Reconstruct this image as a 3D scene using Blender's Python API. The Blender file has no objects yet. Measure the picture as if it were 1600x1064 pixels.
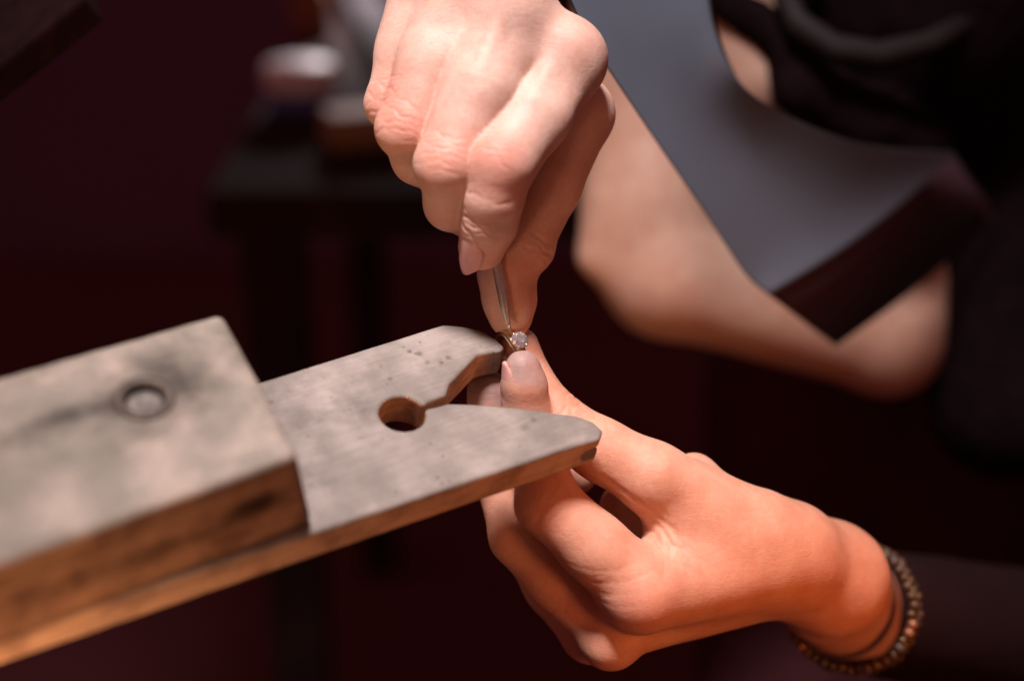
import bpy, bmesh, math, random
import numpy as np
from mathutils import Vector, Matrix

random.seed(7)
rng = np.random.default_rng(7)
C = bpy.context.scene.collection
scene = bpy.context.scene

# ------------------------------------------------------------------ camera
PITCH = math.radians(24.0)
CAM = Vector((0.0, 0.0, 1.20))
FOC = 450.0                                   # mm from the lens to the ring
FWD = Vector((0, math.cos(PITCH), -math.sin(PITCH)))
UP = Vector((0, math.sin(PITCH), math.cos(PITCH)))
cam = bpy.data.cameras.new('camera')
cam.lens = 50; cam.sensor_width = 36; cam.clip_start = 0.02; cam.clip_end = 50
cam.dof.use_dof = True; cam.dof.focus_distance = FOC / 1000; cam.dof.aperture_fstop = 3.5
cam_o = bpy.data.objects.new('camera', cam); C.objects.link(cam_o)
cam_o.location = CAM; cam_o.rotation_euler = (math.pi / 2 - PITCH, 0, 0)
scene.camera = cam_o

# a tilted "bench frame": x right, y away, z up, in mm, origin at the ring
BENCH = Matrix.Translation(CAM + FWD * (FOC / 1000)) @ Matrix.Rotation(-PITCH, 4, 'X')

def V(px, py, y):
    """a point seen at (px, py) of the photograph, y mm beyond the plane of the ring"""
    s = 50 / 36 * 1600 / (FOC + y)
    return np.array([(px - 800) / s, y, (532 - py) / s])

def world(v):
    return BENCH @ Vector((v[0] / 1000, v[1] / 1000, v[2] / 1000))

# ------------------------------------------------------------------ light
w = bpy.data.worlds.new('World'); scene.world = w; w.use_nodes = True
bg = w.node_tree.nodes['Background']
bg.inputs[0].default_value = (1.0, 0.32, 0.30, 1); bg.inputs[1].default_value = 0.14

def lamp(name, pos, target, size, watts, col, spread=180):
    l = bpy.data.lights.new(name, 'AREA'); l.shape = 'DISK'; l.size = size
    l.energy = watts; l.color = col; l.spread = math.radians(spread)
    o = bpy.data.objects.new(name, l); C.objects.link(o)
    o.location = world(pos)
    d = world(target) - o.location
    o.rotation_euler = d.to_track_quat('-Z', 'Y').to_euler()
    return o
lamp('bench_lamp', (-90, -590, 830), (30, 10, 0), 0.20, 1.45, (1.0, 0.92, 0.92), 46)
lamp('warm_fill', (300, -330, -130), (95, 40, -85), 0.14, 0.075, (1.0, 0.34, 0.10), 44)  # unseen fill, added to turn the wrist side orange
lamp('low_warm_fill', (-250, -330, -230), (-150, -50, -45), 0.12, 0.115, (1.0, 0.57, 0.33), 32)  # unseen fill, added to brighten the block and board sides
lamp('side_bench_fill', (-170, 1250, 640), (-205, 1120, 190), 0.10, 1.2, (1.0, 0.90, 0.92), 100)  # unseen fill, added to brighten the things on the far bench

scene.view_settings.view_transform = 'Standard'
scene.view_settings.look = 'None'
scene.view_settings.exposure = 0.0
scene.view_settings.gamma = 1.0
scene.render.engine = 'CYCLES'
scene.cycles.use_denoising = True
try:
    scene.cycles.denoiser = 'OPENIMAGEDENOISE'
except Exception:
    pass
scene.cycles.max_bounces = 12; scene.cycles.transmission_bounces = 12

# ------------------------------------------------------------------ helpers
def tag(o, label=None, cat=None, group=None, kind=None):
    if label: o['label'] = label
    if cat: o['category'] = cat
    if group: o['group'] = group
    if kind: o['kind'] = kind
    return o

def mat(name):
    m = bpy.data.materials.new(name); m.use_nodes = True
    nt = m.node_tree
    return m, nt, nt.nodes['Principled BSDF']

def N(nt, typ, **kw):
    n = nt.nodes.new(typ)
    for k, v in kw.items():
        if k.startswith('_'):
            setattr(n, k[1:], v)
        else:
            n.inputs[k.replace('__', ' ')].default_value = v
    return n

def ramp(nt, fac, stops):
    r = nt.nodes.new('ShaderNodeValToRGB')
    els = r.color_ramp.elements
    while len(els) < len(stops):
        els.new(0.5)
    for e, (p, c) in zip(els, stops):
        e.position = p; e.color = (*c, 1) if len(c) == 3 else c
    nt.links.new(fac, r.inputs[0])
    return r.outputs[0]

def mix(nt, a, b, f, mode='MIX'):
    n = nt.nodes.new('ShaderNodeMix'); n.data_type = 'RGBA'; n.blend_type = mode
    for s, v in ((n.inputs[0], f), (n.inputs[6], a), (n.inputs[7], b)):
        if isinstance(v, bpy.types.NodeSocket):
            nt.links.new(v, s)
        else:
            s.default_value = v if isinstance(v, float) else (*v, 1)
    return n.outputs[2]

def coords(nt, scale=(1, 1, 1), kind='Object'):
    t = nt.nodes.new('ShaderNodeTexCoord'); m = nt.nodes.new('ShaderNodeMapping')
    m.inputs['Scale'].default_value = scale
    nt.links.new(t.outputs[kind], m.inputs[0])
    return m.outputs[0]

def noise(nt, vec, scale, detail=4, rough=0.55, dist=0.0):
    n = N(nt, 'ShaderNodeTexNoise', Scale=scale, Detail=detail, Roughness=rough, Distortion=dist)
    nt.links.new(vec, n.inputs['Vector'])
    return n.outputs[0]

def bump(nt, h, strength, dist, prev=None):
    b = N(nt, 'ShaderNodeBump', Strength=strength, Distance=dist)
    nt.links.new(h, b.inputs['Height'])
    if prev is not None:
        nt.links.new(prev, b.inputs['Normal'])
    return b.outputs[0]

def plain(name, col, rough=0.6, metal=0.0, var=0.25, scale=60, spec=0.5):
    m, nt, p = mat(name)
    v = noise(nt, coords(nt), scale)
    c = ramp(nt, v, [(0.3, tuple(x * (1 - var) for x in col)), (0.7, tuple(min(1, x * (1 + var)) for x in col))])
    nt.links.new(c, p.inputs['Base Color'])
    p.inputs['Roughness'].default_value = rough; p.inputs['Metallic'].default_value = metal
    p.inputs['Specular IOR Level'].default_value = spec
    nt.links.new(bump(nt, v, 0.15, 0.0005), p.inputs['Normal'])
    return m

def mesh_obj(name, verts, faces, material, parent=None, matrix=None, smooth=True):
    me = bpy.data.meshes.new(name)
    me.from_pydata([tuple(map(float, v)) for v in verts], [], [tuple(map(int, f)) for f in faces])
    me.update()
    if smooth:
        me.polygons.foreach_set('use_smooth', [True] * len(me.polygons))
    o = bpy.data.objects.new(name, me); C.objects.link(o)
    if material: me.materials.append(material)
    if parent: o.parent = parent
    if matrix is not None:
        o.matrix_world = matrix
    return o

def empty(name, matrix):
    o = bpy.data.objects.new(name, None); C.objects.link(o); o.empty_display_size = 0.02
    o.matrix_world = matrix
    return o

# ------------------------------------------------------------------ distance fields -> one continuous surface
def cone(P, a, b, ra, rb, flat=None, fs=1.0):
    a = np.asarray(a, np.float32); b = np.asarray(b, np.float32)
    ba = b - a; L2 = float(ba @ ba) + 1e-9
    q = [P[i] - a[i] for i in range(3)]
    t = np.clip((q[0] * ba[0] + q[1] * ba[1] + q[2] * ba[2]) / L2, 0, 1)
    q = [q[i] - t * ba[i] for i in range(3)]
    if flat is not None:
        n = np.asarray(flat, np.float32); n = n / np.linalg.norm(n)
        k = (q[0] * n[0] + q[1] * n[1] + q[2] * n[2]) * (fs - 1)
        q = [q[i] + k * n[i] for i in range(3)]
    return np.sqrt(q[0] ** 2 + q[1] ** 2 + q[2] ** 2) - (ra + (rb - ra) * t)

def smin(a, b, k):
    h = np.maximum(k - np.abs(a - b), 0) / k
    return np.minimum(a, b) - h * h * k * 0.25

def smax(a, b, k):
    return -smin(-a, -b, k)

def chain(P, pts, k=3.0, flat=None, nflat=0, fs=1.25, wide=1.12):
    d = None
    for i, ((a, ra), (b, rb)) in enumerate(zip(pts[:-1], pts[1:])):
        if i < nflat:
            e = cone(P, a, b, ra * wide, rb * (wide if i < nflat - 1 else 0.5 + wide / 2), flat, fs if i < nflat - 1 else 1 + (fs - 1) * 0.7)
        else:
            e = cone(P, a, b, ra, rb)
        d = e if d is None else smin(d, e, k)
    return d

def grid(lo, hi, h):
    ax = [np.arange(lo[i], hi[i] + h, h, dtype=np.float32) for i in range(3)]
    return np.meshgrid(*ax, indexing='ij', sparse=True), ax

def surface_nets(D, lo, h, smooth_it=3):
    S = D < 0
    nx, ny, nz = D.shape
    def c(i, j, k, A):
        return A[i:nx - 1 + i, j:ny - 1 + j, k:nz - 1 + k]
    cnt = np.zeros((nx - 1, ny - 1, nz - 1), np.int8)
    for i in (0, 1):
        for j in (0, 1):
            for k in (0, 1):
                cnt += c(i, j, k, S)
    act = (cnt > 0) & (cnt < 8)
    I = np.argwhere(act)
    idx = -np.ones(act.shape, np.int64); idx[act] = np.arange(len(I))
    acc = np.zeros((len(I), 3)); n = np.zeros(len(I))
    corners = [(i, j, k) for i in (0, 1) for j in (0, 1) for k in (0, 1)]
    vals = {cn: D[I[:, 0] + cn[0], I[:, 1] + cn[1], I[:, 2] + cn[2]] for cn in corners}
    for a in corners:
        for ax in range(3):
            if a[ax] == 0:
                b = list(a); b[ax] = 1; b = tuple(b)
                va, vb = vals[a], vals[b]
                cr = (va < 0) != (vb < 0)
                t = np.where(cr, va / np.where(cr, va - vb, 1), 0)
                p = np.array(a, float)[None, :].repeat(len(I), 0)
                p[:, ax] += t
                acc[cr] += p[cr]; n[cr] += 1
    vert = (I + acc / n[:, None]) * h + np.array(lo)
    quads = []
    for ax in range(3):
        u, v = [(1, 2), (2, 0), (0, 1)][ax]
        sl = [slice(None)] * 3; sl2 = [slice(None)] * 3
        sl[ax] = slice(0, -1); sl2[ax] = slice(1, None)
        A, B = S[tuple(sl)], S[tuple(sl2)]
        E = np.argwhere(A != B)
        ok = (E[:, u] > 0) & (E[:, v] > 0) & (E[:, u] < D.shape[u] - 1) & (E[:, v] < D.shape[v] - 1)
        E = E[ok]
        ins = A[E[:, 0], E[:, 1], E[:, 2]]
        def cell(du, dv):
            F = E.copy(); F[:, u] += du; F[:, v] += dv
            return idx[F[:, 0], F[:, 1], F[:, 2]]
        q = np.stack([cell(-1, -1), cell(0, -1), cell(0, 0), cell(-1, 0)], 1)
        q[~ins] = q[~ins][:, ::-1]
        quads.append(q)
    F = np.concatenate(quads)
    for _ in range(smooth_it):
        vert = 0.5 * vert + 0.5 * lap(vert, F)
    return vert, F

def lap(vert, F):
    s = np.zeros_like(vert); n = np.zeros(len(vert))
    for a, b in ((0, 1), (1, 2), (2, 3), (3, 0)):
        np.add.at(s, F[:, a], vert[F[:, b]]); np.add.at(n, F[:, a], 1)
        np.add.at(s, F[:, b], vert[F[:, a]]); np.add.at(n, F[:, b], 1)
    return s / np.maximum(n, 1)[:, None]

def normals(vert, F):
    n = np.cross(vert[F[:, 2]] - vert[F[:, 0]], vert[F[:, 3]] - vert[F[:, 1]])
    o = np.zeros_like(vert)
    for i in range(4):
        np.add.at(o, F[:, i], n)
    return o / (np.linalg.norm(o, axis=1)[:, None] + 1e-9)

def wob(p, f, seed):
    r = np.random.default_rng(seed); o = 0
    for i in range(5):
        d = r.normal(size=3); d /= np.linalg.norm(d)
        o = o + np.sin(p @ d * f * (0.7 + 0.25 * i) + r.uniform(0, 6.28))
    return o / 5

def unit(v):
    v = np.asarray(v, float); return v / np.linalg.norm(v)

# ------------------------------------------------------------------ materials
def skin_material():
    m, nt, p = mat('skin')
    vc = nt.nodes.new('ShaderNodeVertexColor'); vc.layer_name = 'tint'
    co = coords(nt)
    blot = noise(nt, co, 130, 5, 0.6)
    c1 = mix(nt, vc.outputs[0], ramp(nt, blot, [(0.3, (0.84, 0.66, 0.62)), (0.72, (1.0, 1.0, 1.0))]), 0.75, 'MULTIPLY')
    fine = noise(nt, co, 900, 3, 0.6)
    c2 = mix(nt, c1, ramp(nt, fine, [(0.35, (0.88, 0.80, 0.78)), (0.65, (1, 1, 1))]), 0.35, 'MULTIPLY')
    nt.links.new(c2, p.inputs['Base Color'])
    p.subsurface_method = 'RANDOM_WALK' if hasattr(p, 'subsurface_method') else None
    p.inputs['Subsurface Weight'].default_value = 0.40
    p.inputs['Subsurface Radius'].default_value = (1.0, 0.32, 0.14)
    p.inputs['Subsurface Scale'].default_value = 0.0020
    p.inputs['Roughness'].default_value = 0.52
    p.inputs['Specular IOR Level'].default_value = 0.32
    vo = N(nt, 'ShaderNodeTexVoronoi', Scale=1150.0, _feature='DISTANCE_TO_EDGE')
    nt.links.new(mix(nt, co, noise(nt, co, 400), 0.0), vo.inputs['Vector'])
    b1 = bump(nt, vo.outputs['Distance'], 0.25, 0.0003)
    ln = N(nt, 'ShaderNodeTexNoise', Scale=1.0, Detail=5.0, Roughness=0.6, Distortion=0.8)
    nt.links.new(coords(nt, (230, 300, 900)), ln.inputs['Vector'])
    b1 = bump(nt, ln.outputs[0], 0.20, 0.0005, b1)
    b2 = bump(nt, noise(nt, co, 420, 6, 0.65), 0.30, 0.0006, b1)
    rr = nt.nodes.new('ShaderNodeMapRange'); rr.inputs[3].default_value = 0.40; rr.inputs[4].default_value = 0.62
    nt.links.new(fine, rr.inputs[0]); nt.links.new(rr.outputs[0], p.inputs['Roughness'])
    nt.links.new(b2, p.inputs['Normal'])
    return m
SKIN = skin_material()

def nail_material():
    m, nt, p = mat('nail')
    co = coords(nt, (1, 1, 1))
    c = ramp(nt, noise(nt, co, 250, 4), [(0.3, (0.58, 0.30, 0.27)), (0.7, (0.68, 0.38, 0.35))])
    nt.links.new(c, p.inputs['Base Color'])
    p.inputs['Roughness'].default_value = 0.38
    p.inputs['Subsurface Weight'].default_value = 0.2
    p.inputs['Subsurface Scale'].default_value = 0.001
    return m
NAIL = nail_material()

def wood_material(name, top, side, tz, grime):
    """weathered hardwood: metal dust and grime rubbed into the top, clean brown timber on the sides"""
    m, nt, p = mat(name)
    co = coords(nt); long_ = coords(nt, (14, 150, 150))
    grain = noise(nt, long_, 1.0, 8, 0.62, 0.5)
    fib = noise(nt, coords(nt, (60, 900, 900)), 1.0, 4, 0.6)
    blot = noise(nt, co, 38, 6, 0.6)
    wood = ramp(nt, grain, [(0.30, tuple(x * 0.55 for x in side)), (0.5, side), (0.72, tuple(x * 1.35 for x in side))])
    wood = mix(nt, wood, ramp(nt, noise(nt, co, 75, 5, 0.6), [(0.36, (0.42, 0.36, 0.34)), (0.56, (1, 1, 1))]), 0.75, 'MULTIPLY')
    dust = ramp(nt, blot, [(0.25, tuple(x * 0.62 for x in grime)), (0.48, grime), (0.62, top), (0.8, tuple(min(1, x * 1.18) for x in top))])
    dust = mix(nt, dust, ramp(nt, grain, [(0.3, (0.84, 0.82, 0.81)), (0.7, (1.06, 1.05, 1.05))]), 0.5, 'MULTIPLY')
    dust = mix(nt, dust, ramp(nt, fib, [(0.3, (0.82, 0.82, 0.82)), (0.7, (1.1, 1.1, 1.1))]), 0.6, 'MULTIPLY')
    # scratches
    scr = N(nt, 'ShaderNodeTexNoise', Scale=1.0, Detail=3.0)
    t = nt.nodes.new('ShaderNodeTexCoord'); mp = nt.nodes.new('ShaderNodeMapping')
    mp.inputs['Rotation'].default_value = (0, 0, 0.9); mp.inputs['Scale'].default_value = (90, 2400, 300)
    nt.links.new(t.outputs['Object'], mp.inputs[0]); nt.links.new(mp.outputs[0], scr.inputs['Vector'])
    dust = mix(nt, dust, ramp(nt, scr.outputs[0], [(0.60, (1, 1, 1)), (0.70, (1.25, 1.22, 1.2))]), 0.22, 'MULTIPLY')
    # little pits
    vo = N(nt, 'ShaderNodeTexVoronoi', Scale=330.0)
    nt.links.new(co, vo.inputs['Vector'])
    pit = ramp(nt, vo.outputs['Distance'], [(0.10, (0.0, 0.0, 0.0)), (0.2, (1, 1, 1))])
    gate = ramp(nt, noise(nt, co, 60, 2), [(0.52, (1, 1, 1)), (0.60, (0, 0, 0))])
    pit2 = mix(nt, pit, (1.0, 1.0, 1.0), gate)
    dust = mix(nt, dust, mix(nt, (0.45, 0.40, 0.40), (1.0, 1.0, 1.0), pit2), 0.8, 'MULTIPLY')
    # how much grime and metal dust has settled on each spot, kept on the mesh
    vc = nt.nodes.new('ShaderNodeVertexColor'); vc.layer_name = 'grime'
    sep = nt.nodes.new('ShaderNodeSeparateColor'); nt.links.new(vc.outputs[0], sep.inputs[0])
    ad = N(nt, 'ShaderNodeMath', _operation='MULTIPLY_ADD'); ad.inputs[1].default_value = 0.9; ad.inputs[2].default_value = -0.45
    nt.links.new(noise(nt, co, 160, 5, 0.65), ad.inputs[0])
    s2 = N(nt, 'ShaderNodeMath', _operation='ADD'); nt.links.new(sep.outputs[0], s2.inputs[0]); nt.links.new(ad.outputs[0], s2.inputs[1])
    mr = N(nt, 'ShaderNodeMapRange'); mr.inputs[1].default_value = 0.25; mr.inputs[2].default_value = 0.75
    nt.links.new(s2.outputs[0], mr.inputs[0])
    s3 = N(nt, 'ShaderNodeMath', _operation='ADD'); nt.links.new(sep.outputs[1], s3.inputs[0]); nt.links.new(ad.outputs[0], s3.inputs[1])
    st = N(nt, 'ShaderNodeMapRange'); st.inputs[1].default_value = 0.1; st.inputs[2].default_value = 0.9
    nt.links.new(s3.outputs[0], st.inputs[0])
    col = mix(nt, wood, dust, mr.outputs[0])
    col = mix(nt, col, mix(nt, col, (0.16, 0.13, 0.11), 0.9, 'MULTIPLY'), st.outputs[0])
    nt.links.new(col, p.inputs['Base Color'])
    p.inputs['Roughness'].default_value = 0.62
    p.inputs['Specular IOR Level'].default_value = 0.35
    b = bump(nt, grain, 0.25, 0.0006)
    b = bump(nt, fib, 0.25, 0.0003, b)
    b = bump(nt, pit2, 0.5, 0.0004, b)
    b = bump(nt, scr.outputs[0], 0.15, 0.0003, b)
    nt.links.new(b, p.inputs['Normal'])
    return m
WOOD_PIN = wood_material('pin_wood', (0.345, 0.285, 0.255), (0.58, 0.35, 0.21), 0.0, (0.24, 0.20, 0.175))
WOOD_BLOCK = wood_material('block_wood', (0.385, 0.305, 0.25), (0.33, 0.18, 0.10), 0.0, (0.245, 0.205, 0.165))
def set_grime(o, g, st):
    c = o.data.color_attributes.new('grime', 'FLOAT_COLOR', 'POINT')
    c.data.foreach_set('color', np.stack([g, st, 0 * g, 1 + 0 * g], 1).astype(np.float32).ravel())

STEEL = plain('tool_steel', (0.66, 0.67, 0.62), 0.26, 0.95, 0.12, 300)
GOLD = plain('ring_gold', (0.80, 0.66, 0.44), 0.22, 1.0, 0.1, 200)
CLOTH = plain('dark_cloth', (0.013, 0.004, 0.004), 0.95, 0, 0.15, 40, 0.1)
HAIR = plain('dark_hair', (0.009, 0.004, 0.005), 0.9, 0, 0.3, 90, 0.04)
VISOR = plain('visor_plastic', (0.10, 0.12, 0.155), 0.36, 0, 0.06, 20, 0.5)
FRAME = plain('shaded_frame', (0.045, 0.020, 0.028), 0.6, 0, 0.06, 20, 0.3)  # frame under the shield, the visor's shaded side put into its darker colour
WALL = plain('dark_wall', (0.18, 0.10, 0.18), 0.95, 0, 0.06, 2, 0.1)

# ------------------------------------------------------------------ the setting
def quad(name, pts, m):
    o = mesh_obj(name, pts, [(0, 1, 2, 3)], m, smooth=False)
    return tag(o, kind='structure')
FLOOR = plain('dark_floor', (0.14, 0.045, 0.05), 0.95, 0, 0.06, 2, 0.1)
quad('floor', [(-4, -2, 0), (4, -2, 0), (4, 3.2, 0), (-4, 3.2, 0)], FLOOR)
quad('wall', [(-4, 3.2, -0.02), (4, 3.2, -0.02), (4, 3.2, 3.0), (-4, 3.2, 3.0)], WALL)

# ------------------------------------------------------------------ bench pin
NRM = unit((0.22, -1.0, 1.05))
P0 = V(785, 537, 2)
AX = unit(V(690, 505, 0) - V(415, 592, 0)); 
def on_pin(px, py, h=0.0):
    """where the line of sight through (px, py) meets the top of the pin, h mm above it"""
    o = np.array([0, -FOC, 0.0]); d = V(px, py, 0) - o
    t = ((P0 + NRM * h - o) @ NRM) / (d @ NRM)
    return o + d * t
AX = unit(on_pin(690, 505) - on_pin(415, 592)); AY = np.cross(NRM, AX)
def pin_uv(px, py, h=0.0):
    q = on_pin(px, py, h) - P0
    return np.array([q @ AX, q @ AY])
PIN_M = BENCH @ Matrix.Translation(Vector(P0 / 1000)) @ Matrix(((AX[0], AY[0], NRM[0], 0), (AX[1], AY[1], NRM[1], 0), (AX[2], AY[2], NRM[2], 0), (0, 0, 0, 1)))

def poly_sdf(X, Y, pts):
    d = np.full(np.broadcast(X, Y).shape, 1e9, np.float32); s = np.ones_like(d)
    n = len(pts)
    for i in range(n):
        a = pts[i]; b = pts[(i + 1) % n]
        e = b - a
        wx, wy = X - a[0], Y - a[1]
        t = np.clip((wx * e[0] + wy * e[1]) / (e @ e), 0, 1)
        d = np.minimum(d, (wx - t * e[0]) ** 2 + (wy - t * e[1]) ** 2)
        c1 = (Y >= a[1]); c2 = (Y < b[1]); c3 = (e[0] * wy > e[1] * wx)
        flip = (c1 & c2 & c3) | (~c1 & ~c2 & ~c3)
        s = np.where(flip, -s, s)
    return s * np.sqrt(d)

TH = 12.0
far_a, far_b = pin_uv(415, 592), pin_uv(692, 505)
near_a, near_b = pin_uv(505, 827), pin_uv(932, 685)
left_u = -205.0
def along(a, b, u):
    return a + (b - a) * (u - a[0]) / (b[0] - a[0])
outer = [along(far_a, far_b, left_u), far_b] + [pin_uv(*q) for q in
    ((722, 506), (752, 512), (775, 524), (790, 538), (784, 545), (766, 548), (747, 553), (725, 576), (703, 599), (698, 616), (668, 628))]
hc = pin_uv(629, 645); hr = 0.5 * np.linalg.norm(pin_uv(593, 645) - pin_uv(666, 645))
slot_hi = pin_uv(668, 628) - hc; slot_lo = pin_uv(672, 636) - hc
lower = [pin_uv(*q) for q in ((676, 634), (700, 628), (740, 629), (800, 634), (860, 641), (902, 645), (928, 653), (944, 668), (938, 683))]
pin_poly = outer + lower + [along(near_a, near_b, left_u)]
def build_pin():
    h = 0.6
    us = np.array(pin_poly)
    lo = (left_u - 3, us[:, 1].min() - 3, -TH - 3); hi = (us[:, 0].max() + 3, us[:, 1].max() + 3, 3)
    P, ax = grid(lo, hi, h)
    d2 = poly_sdf(P[0][:, :, 0], P[1][:, :, 0], us)[:, :, None]
    wear = 0.35 * np.sin(P[0] * 0.31 + 1.2) * np.sin(P[1] * 0.27) + 0.2 * np.sin(P[0] * 0.9 + P[1] * 0.7)
    z = P[2]
    # wall of the long prong leans outwards below the top edge
    notch = np.exp(-((P[0] + 12) / 14.0) ** 2 - ((P[1] + 8) / 12.0) ** 2)
    d = smax(d2 + 0.0 * z, np.abs(z + TH / 2) - TH / 2 + 0.12 * wear, 1.8)
    # the sawn slot and drilled hole
    hole = np.sqrt((P[0] - hc[0]) ** 2 + (P[1] - hc[1]) ** 2) - hr + 0.0 * z
    d = smax(d, -hole, 0.9)
    a = pin_uv(648, 640); b = pin_uv(712, 620)
    e = b - a; t = np.clip(((P[0] - a[0]) * e[0] + (P[1] - a[1]) * e[1]) / (e @ e), 0, 1)
    slot = np.sqrt((P[0] - a[0] - t * e[0]) ** 2 + (P[1] - a[1] - t * e[1]) ** 2) - 0.75 + 0.0 * z
    d = smax(d, -slot, 0.6)
    # nose worn down, bevel of the notch edge, chipped groove in the front end
    nose = pin_uv(775, 522)
    fx = pin_uv(700, 560)
    dirn = (nose - fx) / np.linalg.norm(nose - fx)
    q = (P[0] - fx[0]) * dirn[0] + (P[1] - fx[1]) * dirn[1]
    cut = z + 0.10 * np.maximum(q - 8.5, -3) + 0.0 * P[0]
    d = smax(d, cut, 0.8)
    g1 = pin_uv(945, 668); g2 = pin_uv(925, 690)
    e = (g2 - g1); L = np.linalg.norm(e); e = e / L
    tt = np.clip((P[0] - g1[0]) * e[0] + (P[1] - g1[1]) * e[1], 0, L)
    gr = np.sqrt((P[0] - g1[0] - tt * e[0]) ** 2 + (P[1] - g1[1] - tt * e[1]) ** 2 + (1.1 * (z + 7.2)) ** 2) - 2.4
    d = smax(d, -gr, 0.8)
    v, f = surface_nets(np.broadcast_to(d, np.broadcast(*P).shape), lo, h, 2)
    return v, f
pin = empty('bench_pin', PIN_M)
tag(pin, 'worn wooden bench pin with a V notch and round hole, bolted under a thick block', 'bench pin')
v, f = build_pin()
board = mesh_obj('board', v / 1000, f, WOOD_PIN, pin, PIN_M)
n = normals(v, f)
g = np.clip((n[:, 2] - 0.25) / 0.5, 0, 1) * 1.3
g = np.maximum(g, 0.75 * np.clip((v[:, 2] + 2.6) / 2.0, 0, 1) * (v[:, 0] < 6))
nz = pin_uv(790, 540)
g = np.maximum(g, np.clip(1.25 - np.hypot(v[:, 0] - nz[0], v[:, 1] - nz[1]) / 8, 0, 1))
g = np.where(np.hypot(v[:, 0] - hc[0], v[:, 1] - hc[1]) < hr * 1.03, 0 * g, g)
st = np.zeros(len(v))
for px, py, rr, k in ((655, 552, 1.1, .7), (668, 566, 0.9, .6), (700, 558, 1.0, .6), (640, 549, 0.8, .8), (610, 592, 0.9, .6), (833, 655, 1.2, .5), (822, 668, 1.6, .45), (690, 566, 0.8, .7), (560, 640, 6, .3), (450, 640, 12, .35), (470, 760, 14, .25)):
    c = pin_uv(px, py); st += k * np.exp(-((v[:, 0] - c[0]) ** 2 + (v[:, 1] - c[1]) ** 2) / rr ** 2) * (n[:, 2] > 0.3)
set_grime(board, g, st)

BH = 32.0
def build_block():
    c = [pin_uv(345, 484, BH), pin_uv(464, 708, BH), pin_uv(0, 880, BH), pin_uv(0, 584, BH)]
    pts = np.array([along(c[3], c[0], left_u + 6), c[0], c[1], along(c[2], c[1], left_u + 6)])
    h = 0.8
    lo = (pts[:, 0].min() - 3, pts[:, 1].min() - 3, -BH - 3); hi = (pts[:, 0].max() + 3, pts[:, 1].max() + 3, 3)
    P, ax = grid(lo, hi, h)
    d2 = poly_sdf(P[0][:, :, 0], P[1][:, :, 0], pts)[:, :, None]
    z = P[2]
    wear = 0.5 * np.sin(P[0] * 0.21 + 0.5) * np.sin(P[1] * 0.17) + 0.2 * np.sin(P[0] * 0.7 - P[1] * 0.5)
    d = smax(d2 + 0.25 * wear, np.abs(z + BH / 2) - BH / 2 + 0.10 * wear, 3.0)
    # the end of the block slopes outwards towards the board
    e = c[0] - c[1]; n2 = np.array([e[1], -e[0]]) / np.linalg.norm(e)
    pts2 = pts.copy(); pts2[1] = pts2[1] + n2 * 9; pts2[2] = pts2[2] + n2 * 9
    d2 = poly_sdf(P[0][:, :, 0], P[1][:, :, 0], pts2)[:, :, None]
    d = smax(d2 + 0.25 * wear, np.abs(z + BH / 2) - BH / 2 + 0.10 * wear, 3.0)
    d = smax(d, ((P[0] - c[0][0]) * n2[0] + (P[1] - c[0][1]) * n2[1] + 0.2 * z) * 0.98 + 0.2 * wear, 2.5)
    hc2 = pin_uv(226, 622, BH)
    hole = np.sqrt((P[0] - hc2[0]) ** 2 + (P[1] - hc2[1]) ** 2) - 6.8 + 0.0 * z
    hole = smax(hole, -(z + 7), 0.8)
    d = smax(d, -hole, 1.6)
    v, f = surface_nets(np.broadcast_to(d, np.broadcast(*P).shape), lo, h, 2)
    return v, f, hc2
BLK_M = PIN_M @ Matrix.Translation((0, 0, (BH + 0.05) / 1000))
v, f, hc2 = build_block()
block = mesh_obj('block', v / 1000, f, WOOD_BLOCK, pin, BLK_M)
n = normals(v, f)
g = np.clip((n[:, 2] - 0.2) / 0.5, 0, 1) * 1.3
st = np.zeros(len(v))
for px, py, rx, ry, k in ((226, 620, 13, 10, .75), (140, 640, 14, 3.5, .5), (85, 655, 8, 3, .45), (250, 560, 10, 7, .4), (310, 610, 9, 8, .35), (20, 690, 8, 5, .5), (200, 690, 14, 4, .35), (330, 560, 18, 8, .25)):
    c = pin_uv(px, py, BH); st += k * np.exp(-((v[:, 0] - c[0]) / rx) ** 2 - ((v[:, 1] - c[1]) / ry) ** 2) * (n[:, 2] > 0.2)
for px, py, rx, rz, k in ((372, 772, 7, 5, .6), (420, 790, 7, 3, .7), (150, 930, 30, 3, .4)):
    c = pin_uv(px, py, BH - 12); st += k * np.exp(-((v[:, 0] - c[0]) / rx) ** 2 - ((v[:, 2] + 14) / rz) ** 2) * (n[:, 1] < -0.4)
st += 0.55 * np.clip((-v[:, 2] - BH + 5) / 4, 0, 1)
set_grime(block, g, st)

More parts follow.
